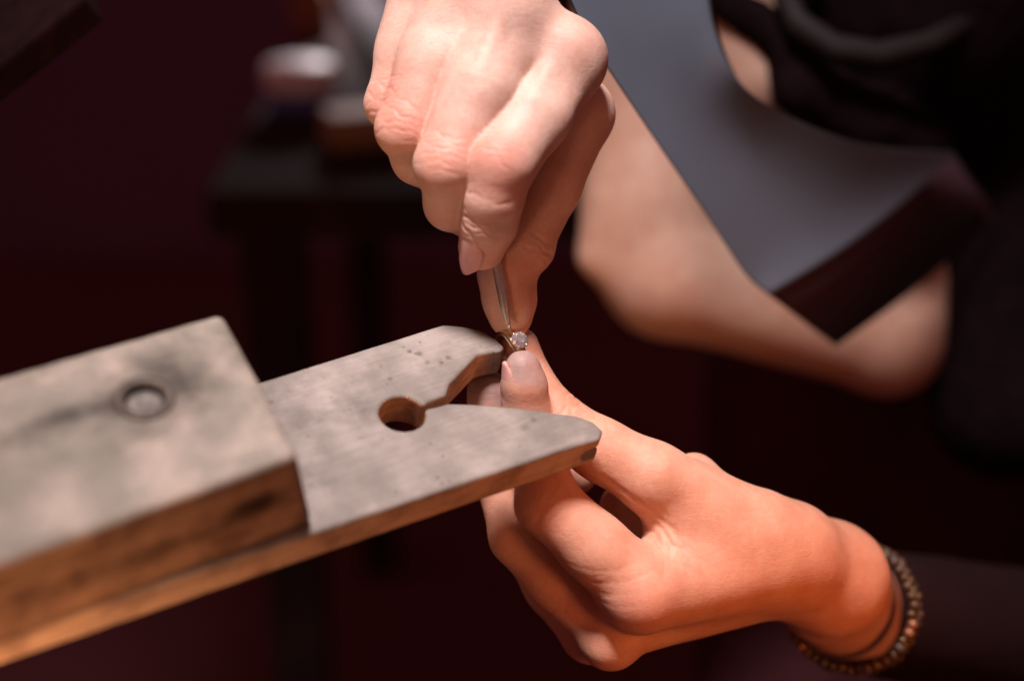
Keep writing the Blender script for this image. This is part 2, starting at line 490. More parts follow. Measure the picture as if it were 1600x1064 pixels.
def lathe(name, prof, m, parent=None, matrix=None, seg=40, closed=True):
    vs, fs = [], []
    for r, z in prof:
        for i in range(seg):
            a = 2 * math.pi * i / seg
            vs.append((r * math.cos(a), r * math.sin(a), z))
    for j in range(len(prof) - 1):
        for i in range(seg):
            a, b = j * seg + i, j * seg + (i + 1) % seg
            fs.append((a, b, b + seg, a + seg))
    if closed:
        fs.append(tuple(range(seg))[::-1]); fs.append(tuple((len(prof) - 1) * seg + i for i in range(seg)))
    return mesh_obj(name, vs, fs, m, parent, matrix)
BRASS = plain('worn_brass', (0.085, 0.065, 0.05), 0.6, 0.4, 0.4, 220)
DULL = plain('dull_iron', (0.15, 0.125, 0.11), 0.6, 0.3, 0.4, 260)
S = 0.001
M_ = BLK_M @ Matrix.Translation((hc2[0] * S, hc2[1] * S, 0))
lathe('screw_head', [(0.2 * S, -2.6 * S), (1.2 * S, -2.4 * S), (1.5 * S, -2.0 * S), (4.2 * S, -1.9 * S), (4.9 * S, -2.6 * S), (4.9 * S, -7.2 * S)], DULL, pin, M_)
lathe('washer', [(5.0 * S, -3.4 * S), (5.4 * S, 0.25 * S), (6.5 * S, 0.55 * S), (7.6 * S, 0.35 * S), (7.9 * S, -0.3 * S), (6.6 * S, -3 * S)], BRASS, pin, M_, closed=False)

# ------------------------------------------------------------------ the person
SKIN_COL = np.array([0.66, 0.415, 0.335])
def tint_of(v, red=(), grime=(), base=None, tan=()):
    c = np.tile(SKIN_COL if base is None else np.array(base), (len(v), 1))
    c *= (1 + 0.05 * wob(v, 0.35, 3))[:, None]
    for p, r, k in red:
        g = np.exp(-((v - p) ** 2).sum(1) / (r * r))[:, None] * k
        c = c * (1 - g) + c * np.array([1.0, 0.64, 0.58]) * g
    for p, r, k in tan:  # darker, oranger patches: falloff of light put into the skin colour
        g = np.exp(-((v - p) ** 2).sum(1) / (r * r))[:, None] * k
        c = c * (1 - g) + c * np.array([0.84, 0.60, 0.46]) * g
    for p, r, k in grime:
        g = np.clip(1.4 - np.sqrt(((v - p) ** 2).sum(1)) / r + 0.25 * wob(v, 0.8, 9), 0, 1)[:, None] * k
        c = c * (1 - g) + np.array([0.36, 0.275, 0.27]) * g
    return np.clip(c, 0, 1)

def creases(v, n, items):
    """skin folds across a joint: (centre, axis, dorsal, offsets mm, depth, width, half length)"""
    out = np.zeros(len(v))
    for i, (c, t, d, offs, dep, wd, lat) in enumerate(items):
        t = unit(t); d = unit(d - (np.dot(d, t)) * t); s = np.cross(t, d)
        q = v - c
        a = q @ t; b = q @ s
        side = np.clip((n @ d + 0.05) / 0.5, 0, 1)
        near = (np.sqrt((q ** 2).sum(1)) < 22)
        for j, o in enumerate(offs):
            wv = 0.55 * np.sin(b * 0.55 + i * 2.1 + j * 1.7) + 0.3 * np.sin(b * 1.3 + j)
            fade = 0.6 + 0.4 * np.sin(b * 0.4 + j * 2.3 + i)
            out -= near * side * fade * dep * np.exp(-((a - o - wv) / wd) ** 2) * np.exp(-(b / lat) ** 4)
    return out

def grooves(v, n, lines):
    """long skin folds: each line is (points, depth mm, half width mm), pressed in from the side they are seen from"""
    out = np.zeros(len(v))
    for pts, dep, wd in lines:
        q = np.array([V(*p) for p in pts])[:, (0, 2)]
        best = np.full(len(v), 1e9); pos = np.zeros(len(v))
        for i in range(len(q) - 1):
            e = q[i + 1] - q[i]; w_ = v[:, (0, 2)] - q[i]
            t = np.clip(w_ @ e / (e @ e), 0, 1)
            dd = ((w_ - t[:, None] * e) ** 2).sum(1)
            m = dd < best; best[m] = dd[m]; pos[m] = (i + t[m]) / (len(q) - 1)
        out -= dep * np.exp(-best / wd ** 2) * np.clip(-n[:, 1] * 2, 0, 1) * np.sin(np.pi * np.clip(pos * 0.9 + 0.05, 0, 1)) ** 0.5 * (v[:, 1] < 40)
    return out

def hand_right():
    I = [(V(880, 100, -4), 11.2), (V(830, 180, -14), 10.9), (V(782, 256, -22), 10.2), (V(771, 310, -19), 8.9), (V(764, 347, -14), 8.6), (V(753, 386, -8), 7.4)]
    Mf = [(V(800, 22, -8), 11.2), (V(750, 138, -16), 10.9), (V(698, 256, -20), 9.3), (V(706, 318, -8), 8.3), (V(732, 335, 4), 7.6)]
    R = [(V(718, -5, -4), 10.8), (V(678, 100, -8), 10.4), (V(634, 200, -11), 8.9), (V(652, 248, 2), 7.8), (V(690, 275, 12), 7.2)]
    K = [(V(664, -12, 3), 9.6), (V(636, 80, 0), 8.9), (V(609, 162, -2), 7.4), (V(630, 205, 10), 6.8), (V(665, 235, 18), 6.4)]
    T = [(V(800, 70, 40), 14), (V(903, 178, 16), 11.6), (V(860, 290, 14), 10.0), (V(815, 384, 11), 9.6), (V(792, 428, 9), 9.0), (V(796, 470, 8), 8.2), (V(798, 496, 7), 6.8)]
    W = V(690, -60, 58)
    lo = (-66, -42, -4); hi = (45, 104, 176)
    h = 0.58
    P, ax = grid(lo, hi, h)
    palm = None
    for (a, ra), rb in ((I[0], 15), (Mf[0], 16), (R[0], 16), (K[0], 15)):
        e = cone(P, a, W, ra * 0.98, rb)
        palm = e if palm is None else smin(palm, e, 7)
    def at_(ch, t):
        return ch[0][0] + (ch[2][0] - ch[0][0]) * t + np.array([0, 1.6, -0.5])
    for a, b, rr in ((at_(I, .10), at_(Mf, .26), 9.2), (at_(Mf, .30), at_(R, .44), 8.6), (at_(R, .24), at_(K, .36), 7.8), (I[0][0], Mf[0][0], 10.4), (Mf[0][0], R[0][0], 10.4)):
        palm = smin(palm, cone(P, a, b, rr, rr), 5)
    palm = smin(palm, cone(P, V(860, 110, 22), V(760, 40, 40), 12, 16), 8)
    palm = smin(palm, cone(P, W, V(640, -230, 130), 17, 24), 10)
    d = None
    for ch, kp, fl in ((I, 5, 1), (Mf, 6, 1), (R, 6, 1), (K, 6, 1), (T, 5, 0)):
        f = chain(P, ch, 3.0, (-0.15, -0.86, 0.45), 2 * fl)
        g = smin(palm, f, kp)
        d = g if d is None else smin(d, g, 0.4)
    # knuckle heads and tendons standing proud
    for c, r in ((V(886, 80, -8), 9.4), (V(798, 14, -12), 9.2)):
        d = smin(d, np.sqrt((P[0] - c[0]) ** 2 + (P[1] - c[1]) ** 2 + (P[2] - c[2]) ** 2) - r, 8)
    d = smin(d, cone(P, V(836, 392, 11), V(822, 372, 12), 5.5, 6), 3)
    d = smin(d, cone(P, Mf[0][0] + np.array([-1, -10.2, 2]), Mf[1][0] + np.array([-1, -7.6, 2]), 1.5, 0.6), 4.5)
    d = smin(d, cone(P, I[0][0] + np.array([-1, -9.5, 4]), I[1][0] + np.array([0, -7.4, 3]), 1.4, 0.6), 4.5)
    v, fc = surface_nets(d, lo, h, 3)
    n = normals(v, fc)
    dor = np.array([-0.25, -0.8, 0.35])
    it = []
    for ch, k in ((I, 2), (Mf, 2), (R, 2), (K, 2)):
        t = ch[k][0] - ch[k - 2][0]
        it.append((ch[k][0], t, np.array([-0.1, -0.8, 0.5]), (-5.2, -3.8, -2.3, -1.0, 0.4, 1.8, 3.4, 5.2), 0.24, 0.42, 7.5))
    it.append((I[4][0], I[5][0] - I[3][0], np.array([-0.4, -0.9, 0.0]), (-5.2, -3.4, -2.0, -0.7, 0.6, 2.2), 0.42, 0.5, 7.5))
    it.append((I[3][0], I[4][0] - I[3][0], np.array([-0.2, -1, 0.0]), (-4, 4.5), 0.3, 0.7, 7.5))
    it.append((T[3][0], T[4][0] - T[2][0], np.array([0.8, -0.6, 0]), (-3, -0.5, 2), 0.35, 0.6, 7))
    v = v + n * (creases(v, n, it) + 0.16 * wob(v, 0.45, 5))[:, None]
    red = [(ch[k][0] + np.array([0, -8, 2]), 9, 0.75) for ch, k in ((I, 2), (Mf, 2), (R, 2), (K, 2))]
    red += [(I[0][0] + np.array([2, -8, 5]), 8, 0.5), (I[5][0], 9, 0.45), (T[4][0] + np.array([6, -6, 0]), 9, 0.4)]
    red += [(I[2][0] + np.array([2, -6, -8]), 8, 0.5)]
    g = [(I[4][0] + np.array([3, -8, -2]), 4.2, 0.35)]
    return v, fc, tint_of(v, red, g, (0.66, 0.45, 0.37)), I, T

def hand_left():
    I = [(V(1002, 922, -2), 12.6), (V(930, 856, -5), 10.8), (V(856, 786, -5), 10.0), (V(842, 715, 0), 8.4), (V(821, 642, -1), 7.4), (V(819, 602, -4), 6.9), (V(817, 575, -5.5), 5.6)]
    Mf = [(V(952, 980, 14), 10.6), (V(864, 906, 15), 8.9), (V(806, 840, 16), 8.3), (V(768, 700, 17), 8.0), (V(763, 612, 14), 7.0)]
    R = [(V(925, 985, 28), 10.5), (V(862, 915, 29), 9.1), (V(820, 850, 33), 8.5), (V(840, 760, 48), 7.8), (V(900, 740, 40), 7.2)]
    T = [(V(1165, 830, 16), 14.5), (V(1018, 746, 4), 11.4), (V(940, 703, 4), 9.8), (V(872, 662, 7), 9.4), (V(829, 606, 10), 8.1), (V(812, 543, 11), 6.5)]
    W = V(1240, 868, 30)
    lo = (-22, -32, -122); hi = (150, 130, 12)
    h = 0.7
    P, ax = grid(lo, hi, h)
    palm = cone(P, I[0][0], V(1225, 868, 24), 12.4, 15)
    palm = smin(palm, cone(P, Mf[0][0], V(1225, 880, 34), 10.4, 14), 8)
    palm = smin(palm, cone(P, R[0][0], V(1225, 890, 44), 10, 14), 8)
    palm = smin(palm, cone(P, V(1060, 832, 8), V(1190, 850, 20), 9.5, 15), 9)
    palm = smin(palm, cone(P, V(975, 792, 26), V(1070, 850, 24), 7.5, 11), 2.0)
    palm = smin(palm, cone(P, W, V(1298, 903, 46), 15.5, 17.5), 9)
    palm = smin(palm, cone(P, V(1298, 903, 46), V(1322, 932, 105), 17.5, 18), 8)
    palm = smin(palm, cone(P, V(1285, 930, 60), V(1330, 960, 110), 15.5, 18), 8)
    d = None
    for ch, kp in ((I, 4), (Mf, 3), (R, 3), (T, 9)):
        f = chain(P, ch, 3.0)
        g = smin(palm, f, kp)
        d = g if d is None else smin(d, g, 1.6)
    for c, r in ((V(1000, 930, -6), 9.5), (V(955, 1005, 8), 8.5), (V(1085, 745, 20), 8.0)):
        d = smin(d, np.sqrt((P[0] - c[0]) ** 2 + (P[1] - c[1]) ** 2 + (P[2] - c[2]) ** 2) - r, 6)
    v, fc = surface_nets(d, lo, h, 3)
    n = normals(v, fc)
    it = [(I[2][0], I[2][0] - I[0][0], np.array([-0.3, -0.9, -0.2]), (-3, 0, 3), 0.25, 0.7, 9),
          (I[0][0] + np.array([-6, -6, 4]), np.array([0.75, 0.2, -0.6]), np.array([-0.2, -1, 0.0]), (-9, -6, -3), 0.10, 0.6, 12),
          (Mf[2][0] * 0.4 + Mf[0][0] * 0.6, Mf[0][0] - Mf[2][0], np.array([-0.4, -0.9, -0.1]), (-9, -7, -5, -3, -1, 1, 3), 0.22, 0.6, 10),
          (T[3][0], T[2][0] - T[3][0], np.array([0.3, -0.5, 0.8]), (-1.5, 0.8, 3.0), 0.4, 0.6, 8),
          (V(1050, 830, 0), np.array([0.75, 0, 0.65]), np.array([0, -1, 0.1]), (-5, -2, 1.5), 0.35, 0.8, 14)]
    gl = [(((940, 742, 0), (985, 775, 0), (1030, 808, 0), (1058, 838, 0), (1075, 868, 0)), 0.55, 0.8),
          (((960, 775, 0), (1000, 800, 0), (1035, 826, 0), (1046, 850, 0), (1040, 880, 0)), 0.45, 0.7),
          (((1003, 838, 0), (1025, 842, 0), (1036, 862, 0), (1030, 892, 0)), 0.35, 0.6),
          (((872, 868, 0), (920, 880, 0), (960, 878, 0), (1000, 862, 0)), 0.12, 0.5),
          (((885, 890, 0), (930, 900, 0), (975, 895, 0), (1012, 880, 0)), 0.15, 0.5),
          (((900, 908, 0), (945, 918, 0), (990, 910, 0)), 0.12, 0.5),
          (((920, 925, 0), (955, 936, 0), (1000, 930, 0)), 0.10, 0.5),
          (((890, 615, 0), (905, 628, 0), (912, 640, 0)), 0.35, 0.6), (((880, 628, 0), (893, 640, 0), (900, 655, 0)), 0.15, 0.5)]
    v = v + n * (creases(v, n, it) + grooves(v, n, gl) + 0.16 * wob(v, 0.4, 6))[:, None]
    red = [(I[2][0], 11, 0.8), (I[0][0] + np.array([0, -10, -4]), 12, 0.5), (Mf[0][0], 12, 0.6), (T[3][0] + np.array([4, -4, 6]), 9, 0.35)]
    red += [(V(1150, 880, 5), 22, 0.2)]
    tan = [(V(1350, 920, 50), 30, 0.9), (V(1260, 890, 20), 24, 0.7), (V(1130, 955, 8), 16, 0.5)]  # dimmer light towards the wrist, put into the skin colour
    g = [(I[6][0] + np.array([0, -2, 3]), 8.5, 0.85), (T[5][0] + np.array([0, -2, 6]), 6, 0.8), (Mf[4][0], 12, 0.8), (I[5][0], 7.5, 0.7)]
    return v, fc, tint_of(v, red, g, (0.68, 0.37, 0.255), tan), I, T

def head():
    lo = (10, 170, -90); hi = (330, 470, 280)
    DY, RS = 60, 1.09
    h = 3.0
    P, ax = grid(lo, hi, h)
    d = cone(P, V(985, -120, 235 + DY), V(1017, 310, 218 + DY), 30 * RS, 30 * RS)
    d = smin(d, cone(P, V(1017, 310, 218 + DY), V(1045, 425, 218 + DY), 30 * RS, 30 * RS), 10)
    d = smin(d, cone(P, V(1045, 425, 218 + DY), V(1385, 530, 240 + DY), 30 * RS, 26 * RS), 10)
    d = smin(d, cone(P, V(1385, 530, 240 + DY), V(1430, 400, 250 + DY), 26 * RS, 26 * RS), 10)
    d = smin(d, cone(P, V(1180, 200, 268 + DY), V(1300, 300, 295 + DY), 60 * RS, 62 * RS), 20)
    d = smin(d, cone(P, V(1150, -60, 262 + DY), V(1300, 0, 290 + DY), 62 * RS, 72 * RS), 20)
    d = smin(d, cone(P, V(1130, -20, 165 + DY), V(1185, 120, 168 + DY), 20 * RS, 22 * RS), 12)
    d = smin(d, cone(P, V(965, 350, 208 + DY), V(926, 400, 209 + DY), 10 * RS, 6.5 * RS), 22)          # nose
    d = smin(d, cone(P, V(1480, 430, 310 + DY), V(1750, 520, 420 + DY), 40 * RS, 56 * RS), 14)     # neck
    v, fc = surface_nets(d, lo, h, 3)
    return v, fc, tint_of(v, base=(0.60, 0.405, 0.315), tan=[(V(1440, 570, 300), 60, 0.35), (V(1250, 560, 300), 40, 0.3)])

def trunk(infl, wr=True):
    lo = (-230, 20, -560); hi = (560, 720, 440)
    h = 9.0
    P, ax = grid(lo, hi, h)
    d = cone(P, (250, 520, 60), (270, 560, -420), 110 + infl, 135 + infl, (0, 1, 0), 1.25)
    d = smin(d, cone(P, (80, 480, 190), (420, 480, 70), 62 + infl, 62 + infl), 40)
    d = smin(d, chain(P, [(np.array((80, 480, 190)), 58 + infl), (np.array((-50, 330, 310)), 44 + infl), (V(650, -165, 104), 17 + infl)], 20), 25)
    d = smin(d, chain(P, [(np.array((420, 480, 70)), 58 + infl), (np.array((430, 300, -190)), 44 + infl), (V(1340, 950, 122), 20 + infl)], 20), 25)
    return surface_nets(np.broadcast_to(d, np.broadcast(*P).shape), lo, h, 3)

rv, rf, rt, RI, RT_ = hand_right()
lv, lf, lt, LI, LT_ = hand_left()
hv, hf, ht = head()
bv, bf = trunk(0)
bt = tint_of(bv)
allv = np.concatenate([rv, lv, hv, bv]); offs = np.cumsum([0, len(rv), len(lv), len(hv)])
allf = np.concatenate([rf + offs[0], lf + offs[1], hf + offs[2], bf + offs[3]])
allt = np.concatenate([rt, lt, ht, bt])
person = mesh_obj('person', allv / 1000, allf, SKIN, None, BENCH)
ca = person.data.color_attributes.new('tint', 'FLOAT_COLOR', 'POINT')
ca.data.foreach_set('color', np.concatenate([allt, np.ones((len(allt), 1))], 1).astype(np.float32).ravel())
tag(person, 'person in dark clothes working with a steel tool on a ring', 'person')

sv, sf = trunk(6)
shirt = mesh_obj('shirt', sv / 1000, sf, CLOTH, person, BENCH)

TORSO_LIFT = plain('lifted_cloth', (0.07, 0.022, 0.026), 0.95, 0, 0.15, 40, 0.05)  # lighter cloth layer added over the shirt to lift the torso's deep shade
def torso_layer_mesh():
    lo = (60, 300, -580); hi = (470, 720, 100)
    P, ax = grid(lo, hi, 9.0)
    d = cone(P, (250, 520, 60), (270, 560, -420), 118, 143, (0, 1, 0), 1.25)
    d = smax(d, np.maximum(P[1] - 540, P[2] - 60), 12)
    return surface_nets(np.broadcast_to(d, np.broadcast(*P).shape), lo, 9.0, 3)
v, f = torso_layer_mesh()
mesh_obj('torso_layer', v / 1000, f, TORSO_LIFT, person, BENCH)

def hair_mesh():
    lo = (60, 150, -80); hi = (500, 480, 330)
    P, ax = grid(lo, hi, 4.0)
    def ell(c, r):
        q = np.sqrt(((P[0] - c[0]) / r[0]) ** 2 + ((P[1] - c[1]) / r[1]) ** 2 + ((P[2] - c[2]) / r[2]) ** 2)
        return (q - 1) * min(r)
    s = 50 / 36 * 1600 / (FOC + 270)
    d = ell(V(1425, 40, 285), (215 / s, 95, 222 / s))
    d = smin(d, cone(P, V(1070, -90, 240), V(1225, -20, 230), 12, 18), 10)
    d = smin(d, chain(P, [(V(1060, -50, 206), 8), (V(1135, 2, 205), 9), (V(1228, 66, 202), 11), (V(1256, 135, 204), 15), (V(1350, 195, 215), 18), (V(1420, 240, 235), 20)], 4), 4)
    d = smin(d, cone(P, V(1550, 260, 300), V(1572, 630, 300), 34, 40), 12)
    d = d + 1.2 * np.sin(P[0] * 0.5) * np.sin(P[2] * 0.35)
    return surface_nets(d, lo, 4.0, 2)
v, f = hair_mesh()
hair = mesh_obj('hair', v / 1000, f, HAIR, person, BENCH)

def nail(ch_a, ch_b, at, n, r, wdt, length, name='fingernail'):
    t = unit(ch_b - ch_a); n = unit(n - (n @ t) * t); s = np.cross(t, n)
    vs, fs = [], []
    nu, nv = 14, 16
    for lay in (0.32, -0.5):
        for j in range(nv + 1):
            vv = j / nv
            # rounded base and tip outline
            ww = wdt * (1 - abs(2 * vv - 1) ** 4 * 0.45)
            for i in range(nu + 1):
                u = 2 * i / nu - 1
                phi = u * ww / r
                x = (vv - 0.5) * length + (0.16 * length * (1 - u * u)) * (1 if vv > 0.5 else -1) * abs(2 * vv - 1) ** 2
                rr = r + lay - 0.35 * abs(u) ** 3 - 0.5 * max(0, 0.25 - vv) - 0.11 * (vv - 0.5) * length
                vs.append(at + t * x + rr * (math.cos(phi) * n + math.sin(phi) * s))
    m_ = (nu + 1) * (nv + 1)
    for j in range(nv):
        for i in range(nu):
            a = j * (nu + 1) + i
            fs.append((a, a + 1, a + nu + 2, a + nu + 1))
            fs.append((m_ + a, m_ + a + nu + 1, m_ + a + nu + 2, m_ + a + 1))
    rim = [i for i in range(nu + 1)] + [j * (nu + 1) + nu for j in range(1, nv + 1)] + [nv * (nu + 1) + i for i in range(nu - 1, -1, -1)] + [j * (nu + 1) for j in range(nv - 1, 0, -1)]
    for a, b in zip(rim, rim[1:] + rim[:1]):
        fs.append((b, a, m_ + a, m_ + b))
    return mesh_obj(name, np.array(vs) / 1000, fs, NAIL, person, BENCH)
nail(RI[4][0], RI[5][0], V(753.5, 387, -8.6), np.array([-0.36, -0.93, 0.0]), 7.6, 4.6, 10.5)
nail(LI[4][0], LI[6][0], V(819, 600, -3.6), np.array([-0.87, -0.50, 0.05]), 7.15, 4.2, 13.5)

# ------------------------------------------------------------------ steel tool
def tube(name, pts, radii, m, parent=None, seg=20):
    vs, fs = [], []
    pts = [np.asarray(p, float) for p in pts]
    for i, p in enumerate(pts):
        t = unit(pts[min(i + 1, len(pts) - 1)] - pts[max(i - 1, 0)])
        a = unit(np.cross(t, (0.3, 1, 0.2))); b = np.cross(t, a)
        for k in range(seg):
            an = 2 * math.pi * k / seg
            vs.append(p + radii[i] * (math.cos(an) * a + math.sin(an) * b))
    for i in range(len(pts) - 1):
        for k in range(seg):
            x, y = i * seg + k, i * seg + (k + 1) % seg
            fs.append((x, y, y + seg, x + seg))
    fs.append(tuple(range(seg))[::-1]); fs.append(tuple((len(pts) - 1) * seg + k for k in range(seg)))
    return mesh_obj(name, np.array(vs) / 1000, fs, m, parent, BENCH)
ta, tb = V(796.5, 518, -3.0), V(764, 350, -0.5)
tp = [ta + (tb - ta) * x for x in (0, 0.06, 0.2, 0.26, 0.6, 1.0)]
tool = tube('graver', tp, (0.38, 0.65, 1.15, 1.6, 1.7, 1.7), STEEL)
tag(tool, 'slim pointed steel tool pressed against the ring by the upper hand', 'tool')

# ------------------------------------------------------------------ ring
RC = V(798, 555, 5.0)
RAX = unit((-0.86, -0.40, -0.33))                        # axis of the band
ru = unit(V(812, 531, -6) - RC); ru = unit(ru - (ru @ RAX) * RAX); rw = np.cross(RAX, ru)
RR = 8.0
def basis(x, y, z, o):
    return BENCH @ Matrix.Translation(Vector(o) / 1000) @ Matrix(((x[0], y[0], z[0], 0), (x[1], y[1], z[1], 0), (x[2], y[2], z[2], 0), (0, 0, 0, 1)))
ring = empty('diamond_ring', basis(ru, rw, RAX, RC))
tag(ring, 'gold ring with one round sparkling stone, pinched between finger and thumb at the pin tip', 'ring')
def band():
    prof = [(-0.9, -1.4), (-0.95, 0), (-0.9, 1.4), (-0.4, 1.65), (0.45, 1.5), (0.75, 0.7), (0.8, 0), (0.75, -0.7), (0.45, -1.5), (-0.4, -1.65)]
    n, k = 96, len(prof)
    vs, fs = [], []
    for i in range(n):
        a = 2 * math.pi * i / n
        g = 1 + 0.25 * math.cos(a)
        for r, z in prof:
            vs.append(((RR + r) * math.cos(a) * S, (RR + r) * math.sin(a) * S, z * g * S))
    for i in range(n):
        for j in range(k):
            fs.append((i * k + j, ((i + 1) % n) * k + j, ((i + 1) % n) * k + (j + 1) % k, i * k + (j + 1) % k))
    return vs, fs
v, f = band()
RM = basis(ru, rw, RAX, RC)
mesh_obj('band', v, f, GOLD, ring, RM)
gm, gnt, gp = mat('gem')
gp.inputs['Base Color'].default_value = (1.0, 0.93, 0.96, 1); gp.inputs['Transmission Weight'].default_value = 0.85
gp.inputs['IOR'].default_value = 2.42; gp.inputs['Roughness'].default_value = 0.0
gp.inputs['Specular IOR Level'].default_value = 1.0
def gem():
    vs, fs = [], []
    R = 2.75
    def ringv(r, z, n, off):
        i0 = len(vs)
        for i in range(n):
            a = 2 * math.pi * (i + off) / n
            vs.append((r * math.cos(a) * S, r * math.sin(a) * S, z * S))
        return i0
    t = ringv(R * 0.52, 1.25, 8, 0); c = ringv(R * 0.80, 0.72, 8, 0.5); g = ringv(R, 0.06, 16, 0); g2 = ringv(R, -0.06, 16, 0); k = ringv(0.1, -2.3, 8, 0)
    fs.append(tuple(t + i for i in range(8)))
    for i in range(8):
        j = (i + 1) % 8
        fs.append((t + i, c + i, t + j))
        fs.append((c + i, c + j, t + j))
        fs.append((c + i, g + 2 * i, g + 2 * i + 1)); fs.append((c + i, g + 2 * i + 1, g + (2 * i + 2) % 16))
        fs.append((c + (i - 1) % 8, g + 2 * i, c + i)) if False else fs.append((c + i, g + (2 * i + 2) % 16, c + j))
        fs.append((g2 + 2 * i, k + i, g2 + 2 * i + 1)); fs.append((g2 + 2 * i + 1, k + i, k + j)); fs.append((g2 + 2 * i + 1, k + j, g2 + (2 * i + 2) % 16))
    for i in range(16):
        fs.append((g + i, g2 + i, g2 + (i + 1) % 16, g + (i + 1) % 16))
    fs.append(tuple(k + i for i in range(8))[::-1])
    return vs, fs
v, f = gem()
gz = unit(0.55 * ru + np.array([0.25, -0.80, 0.35])); gx = unit(np.cross((0, 0, 1), gz)); gy = np.cross(gz, gx)
GC = V(812, 531, -6.0)
gemo = mesh_obj('gemstone', v, f, gm, ring, basis(gx, gy, gz, GC), smooth=False)
base = RC + ru * (RR + 0.2)
for i in range(6):
    a = 2 * math.pi * i / 6 + 0.3
    rim = GC + 2.75 * (math.cos(a) * gx + math.sin(a) * gy)
    tube('prong', [base + 0.35 * (rim - base) * 0.3, GC - gz * 1.6 + 0.62 * (rim - GC), rim - 0.1 * gz, rim + 0.45 * gz - 0.12 * (rim - GC), rim + 0.55 * gz - 0.2 * (rim - GC)], (0.4, 0.36, 0.36, 0.36, 0.2), GOLD, ring, 10)

# ------------------------------------------------------------------ bracelet
BC = V(1328, 945, 80); BAX = unit((0.50, 0.82, -0.20))
bx = unit(np.cross(BAX, (0, 1, 0))); by = np.cross(BAX, bx)
BM = basis(bx, by, BAX, BC)
bracelet = empty('bracelet', BM)
tag(bracelet, 'bracelet of brown and gold beads around the wrist of the lower hand', 'bracelet')
bead_mats = [plain('bead_brown', (0.075, 0.037, 0.018), 0.35, 0, 0.3, 200), plain('bead_gold', (0.12, 0.07, 0.03), 0.35, 0.6, 0.3, 200), plain('bead_dark', (0.05, 0.03, 0.02), 0.4, 0, 0.3, 200), plain('bead_copper', (0.28, 0.11, 0.055), 0.35, 0.5, 0.2, 200)]
bead_meshes = []
for m in bead_mats:
    bm = bmesh.new(); bmesh.ops.create_icosphere(bm, subdivisions=2, radius=1.0)
    for vv in bm.verts:
        vv.co.z *= 0.85
    me = bpy.data.meshes.new('bead'); bm.to_mesh(me); bm.free()
    me.polygons.foreach_set('use_smooth', [True] * len(me.polygons)); me.materials.append(m)
    bead_meshes.append(me)
nb = 44
Ra, Rb = 23.5, 24.5
for i in range(nb):
    for row in (0, 1, 2):
        a = 2 * math.pi * (i + 0.5 * row) / nb
        o = bpy.data.objects.new('bead', bead_meshes[random.choices((0, 1, 2, 3), (5, 3, 5, 1))[0]]); C.objects.link(o)
        o.parent = bracelet
        rr = random.uniform(1.6, 2.5) * S
        o.location = ((Ra + random.uniform(-.5, .5)) * math.cos(a) * S, (Rb + random.uniform(-.5, .5)) * math.sin(a) * S, ((row - 1) * 3.4 + random.uniform(-.6, .6)) * S)
        o.scale = (rr, rr, rr)
        o.rotation_euler = (random.random(), random.random(), 0)
vs, fs = [], []
for i in range(72):
    a = 2 * math.pi * i / 72
    for k in range(8):
        b = 2 * math.pi * k / 8
        vs.append(((Ra + 0.7 * math.cos(b)) * math.cos(a) * S, (Rb + 0.7 * math.cos(b)) * math.sin(a) * S, 1.7 * math.sin(b) * S))
for i in range(72):
    for k in range(8):
        j = (i + 1) % 72; l = (k + 1) % 8
        fs.append((i * 8 + k, j * 8 + k, j * 8 + l, i * 8 + l))
mesh_obj('cord', vs, fs, bead_mats[2], bracelet, BM)

# ------------------------------------------------------------------ magnifier visor worn on the head
def visor(ext, shift, taper=False):
    left = [(880, -30, 24), (920, 56, 30), (1010, 195, 55), (1100, 327, 82), (1165, 425, 105), (1200, 456, 114)]
    up = [(1100, -40, 75), (1112, 40, 78), (1150, 122, 86), (1225, 178, 110), (1350, 225, 150), (1492, 238, 205)]
    A = np.array([V(*p) for p in left]); B = np.array([V(*p) for p in up])
    nv, nu = 40, 26
    def interp(Q, t):
        x = t * (len(Q) - 1); i = min(int(x), len(Q) - 2); f = x - i
        p0, p1, p2, p3 = Q[max(i - 1, 0)], Q[i], Q[i + 1], Q[min(i + 2, len(Q) - 1)]
        return 0.5 * ((2 * p1) + (p2 - p0) * f + (2 * p0 - 5 * p1 + 4 * p2 - p3) * f * f + (3 * p1 - p0 - 3 * p2 + p3) * f ** 3)
    EV = np.array([42.0, 54.0, -23.0]); e = EV * ext
    top = []; bulge = []
    for j in range(nv + 1):
        a, b = interp(A, j / nv), interp(B, j / nv)
        for i in range(nu + 1):
            u = i / nu
            p = a + (b - a) * u
            p = p + np.array([-0.1, -1, 0.1]) * -11 * math.sin(math.pi * u)
            bulge.append(j / nv); top.append(p + np.array([0.5, 4.0, -0.5]) * shift + np.array([0.6, 0, -0.8]) * 3 * math.sin(math.pi * u) * (j / nv) ** 6)
    top = np.array(top)
    m_ = len(top); k = np.array(bulge)[:, None] ** 3 * 0.9 + 0.1 if taper else 1.0
    vs = np.concatenate([top, top + e * k])
    fs = []
    for j in range(nv):
        for i in range(nu):
            a = j * (nu + 1) + i
            fs.append((a, a + nu + 1, a + nu + 2, a + 1)); fs.append((m_ + a, m_ + a + 1, m_ + a + nu + 2, m_ + a + nu + 1))
    rim = [i for i in range(nu + 1)] + [j * (nu + 1) + nu for j in range(1, nv + 1)] + [nv * (nu + 1) + i for i in range(nu - 1, -1, -1)] + [j * (nu + 1) for j in range(nv - 1, 0, -1)]
    for a, b in zip(rim, rim[1:] + rim[:1]):
        fs.append((a, b, m_ + b, m_ + a))
    return vs, fs
vis = empty('magnifier_visor', BENCH)
tag(vis, 'dark blue grey visor worn low before the face, blurred', 'visor')
v, f = visor(0.92, 1.0, True)
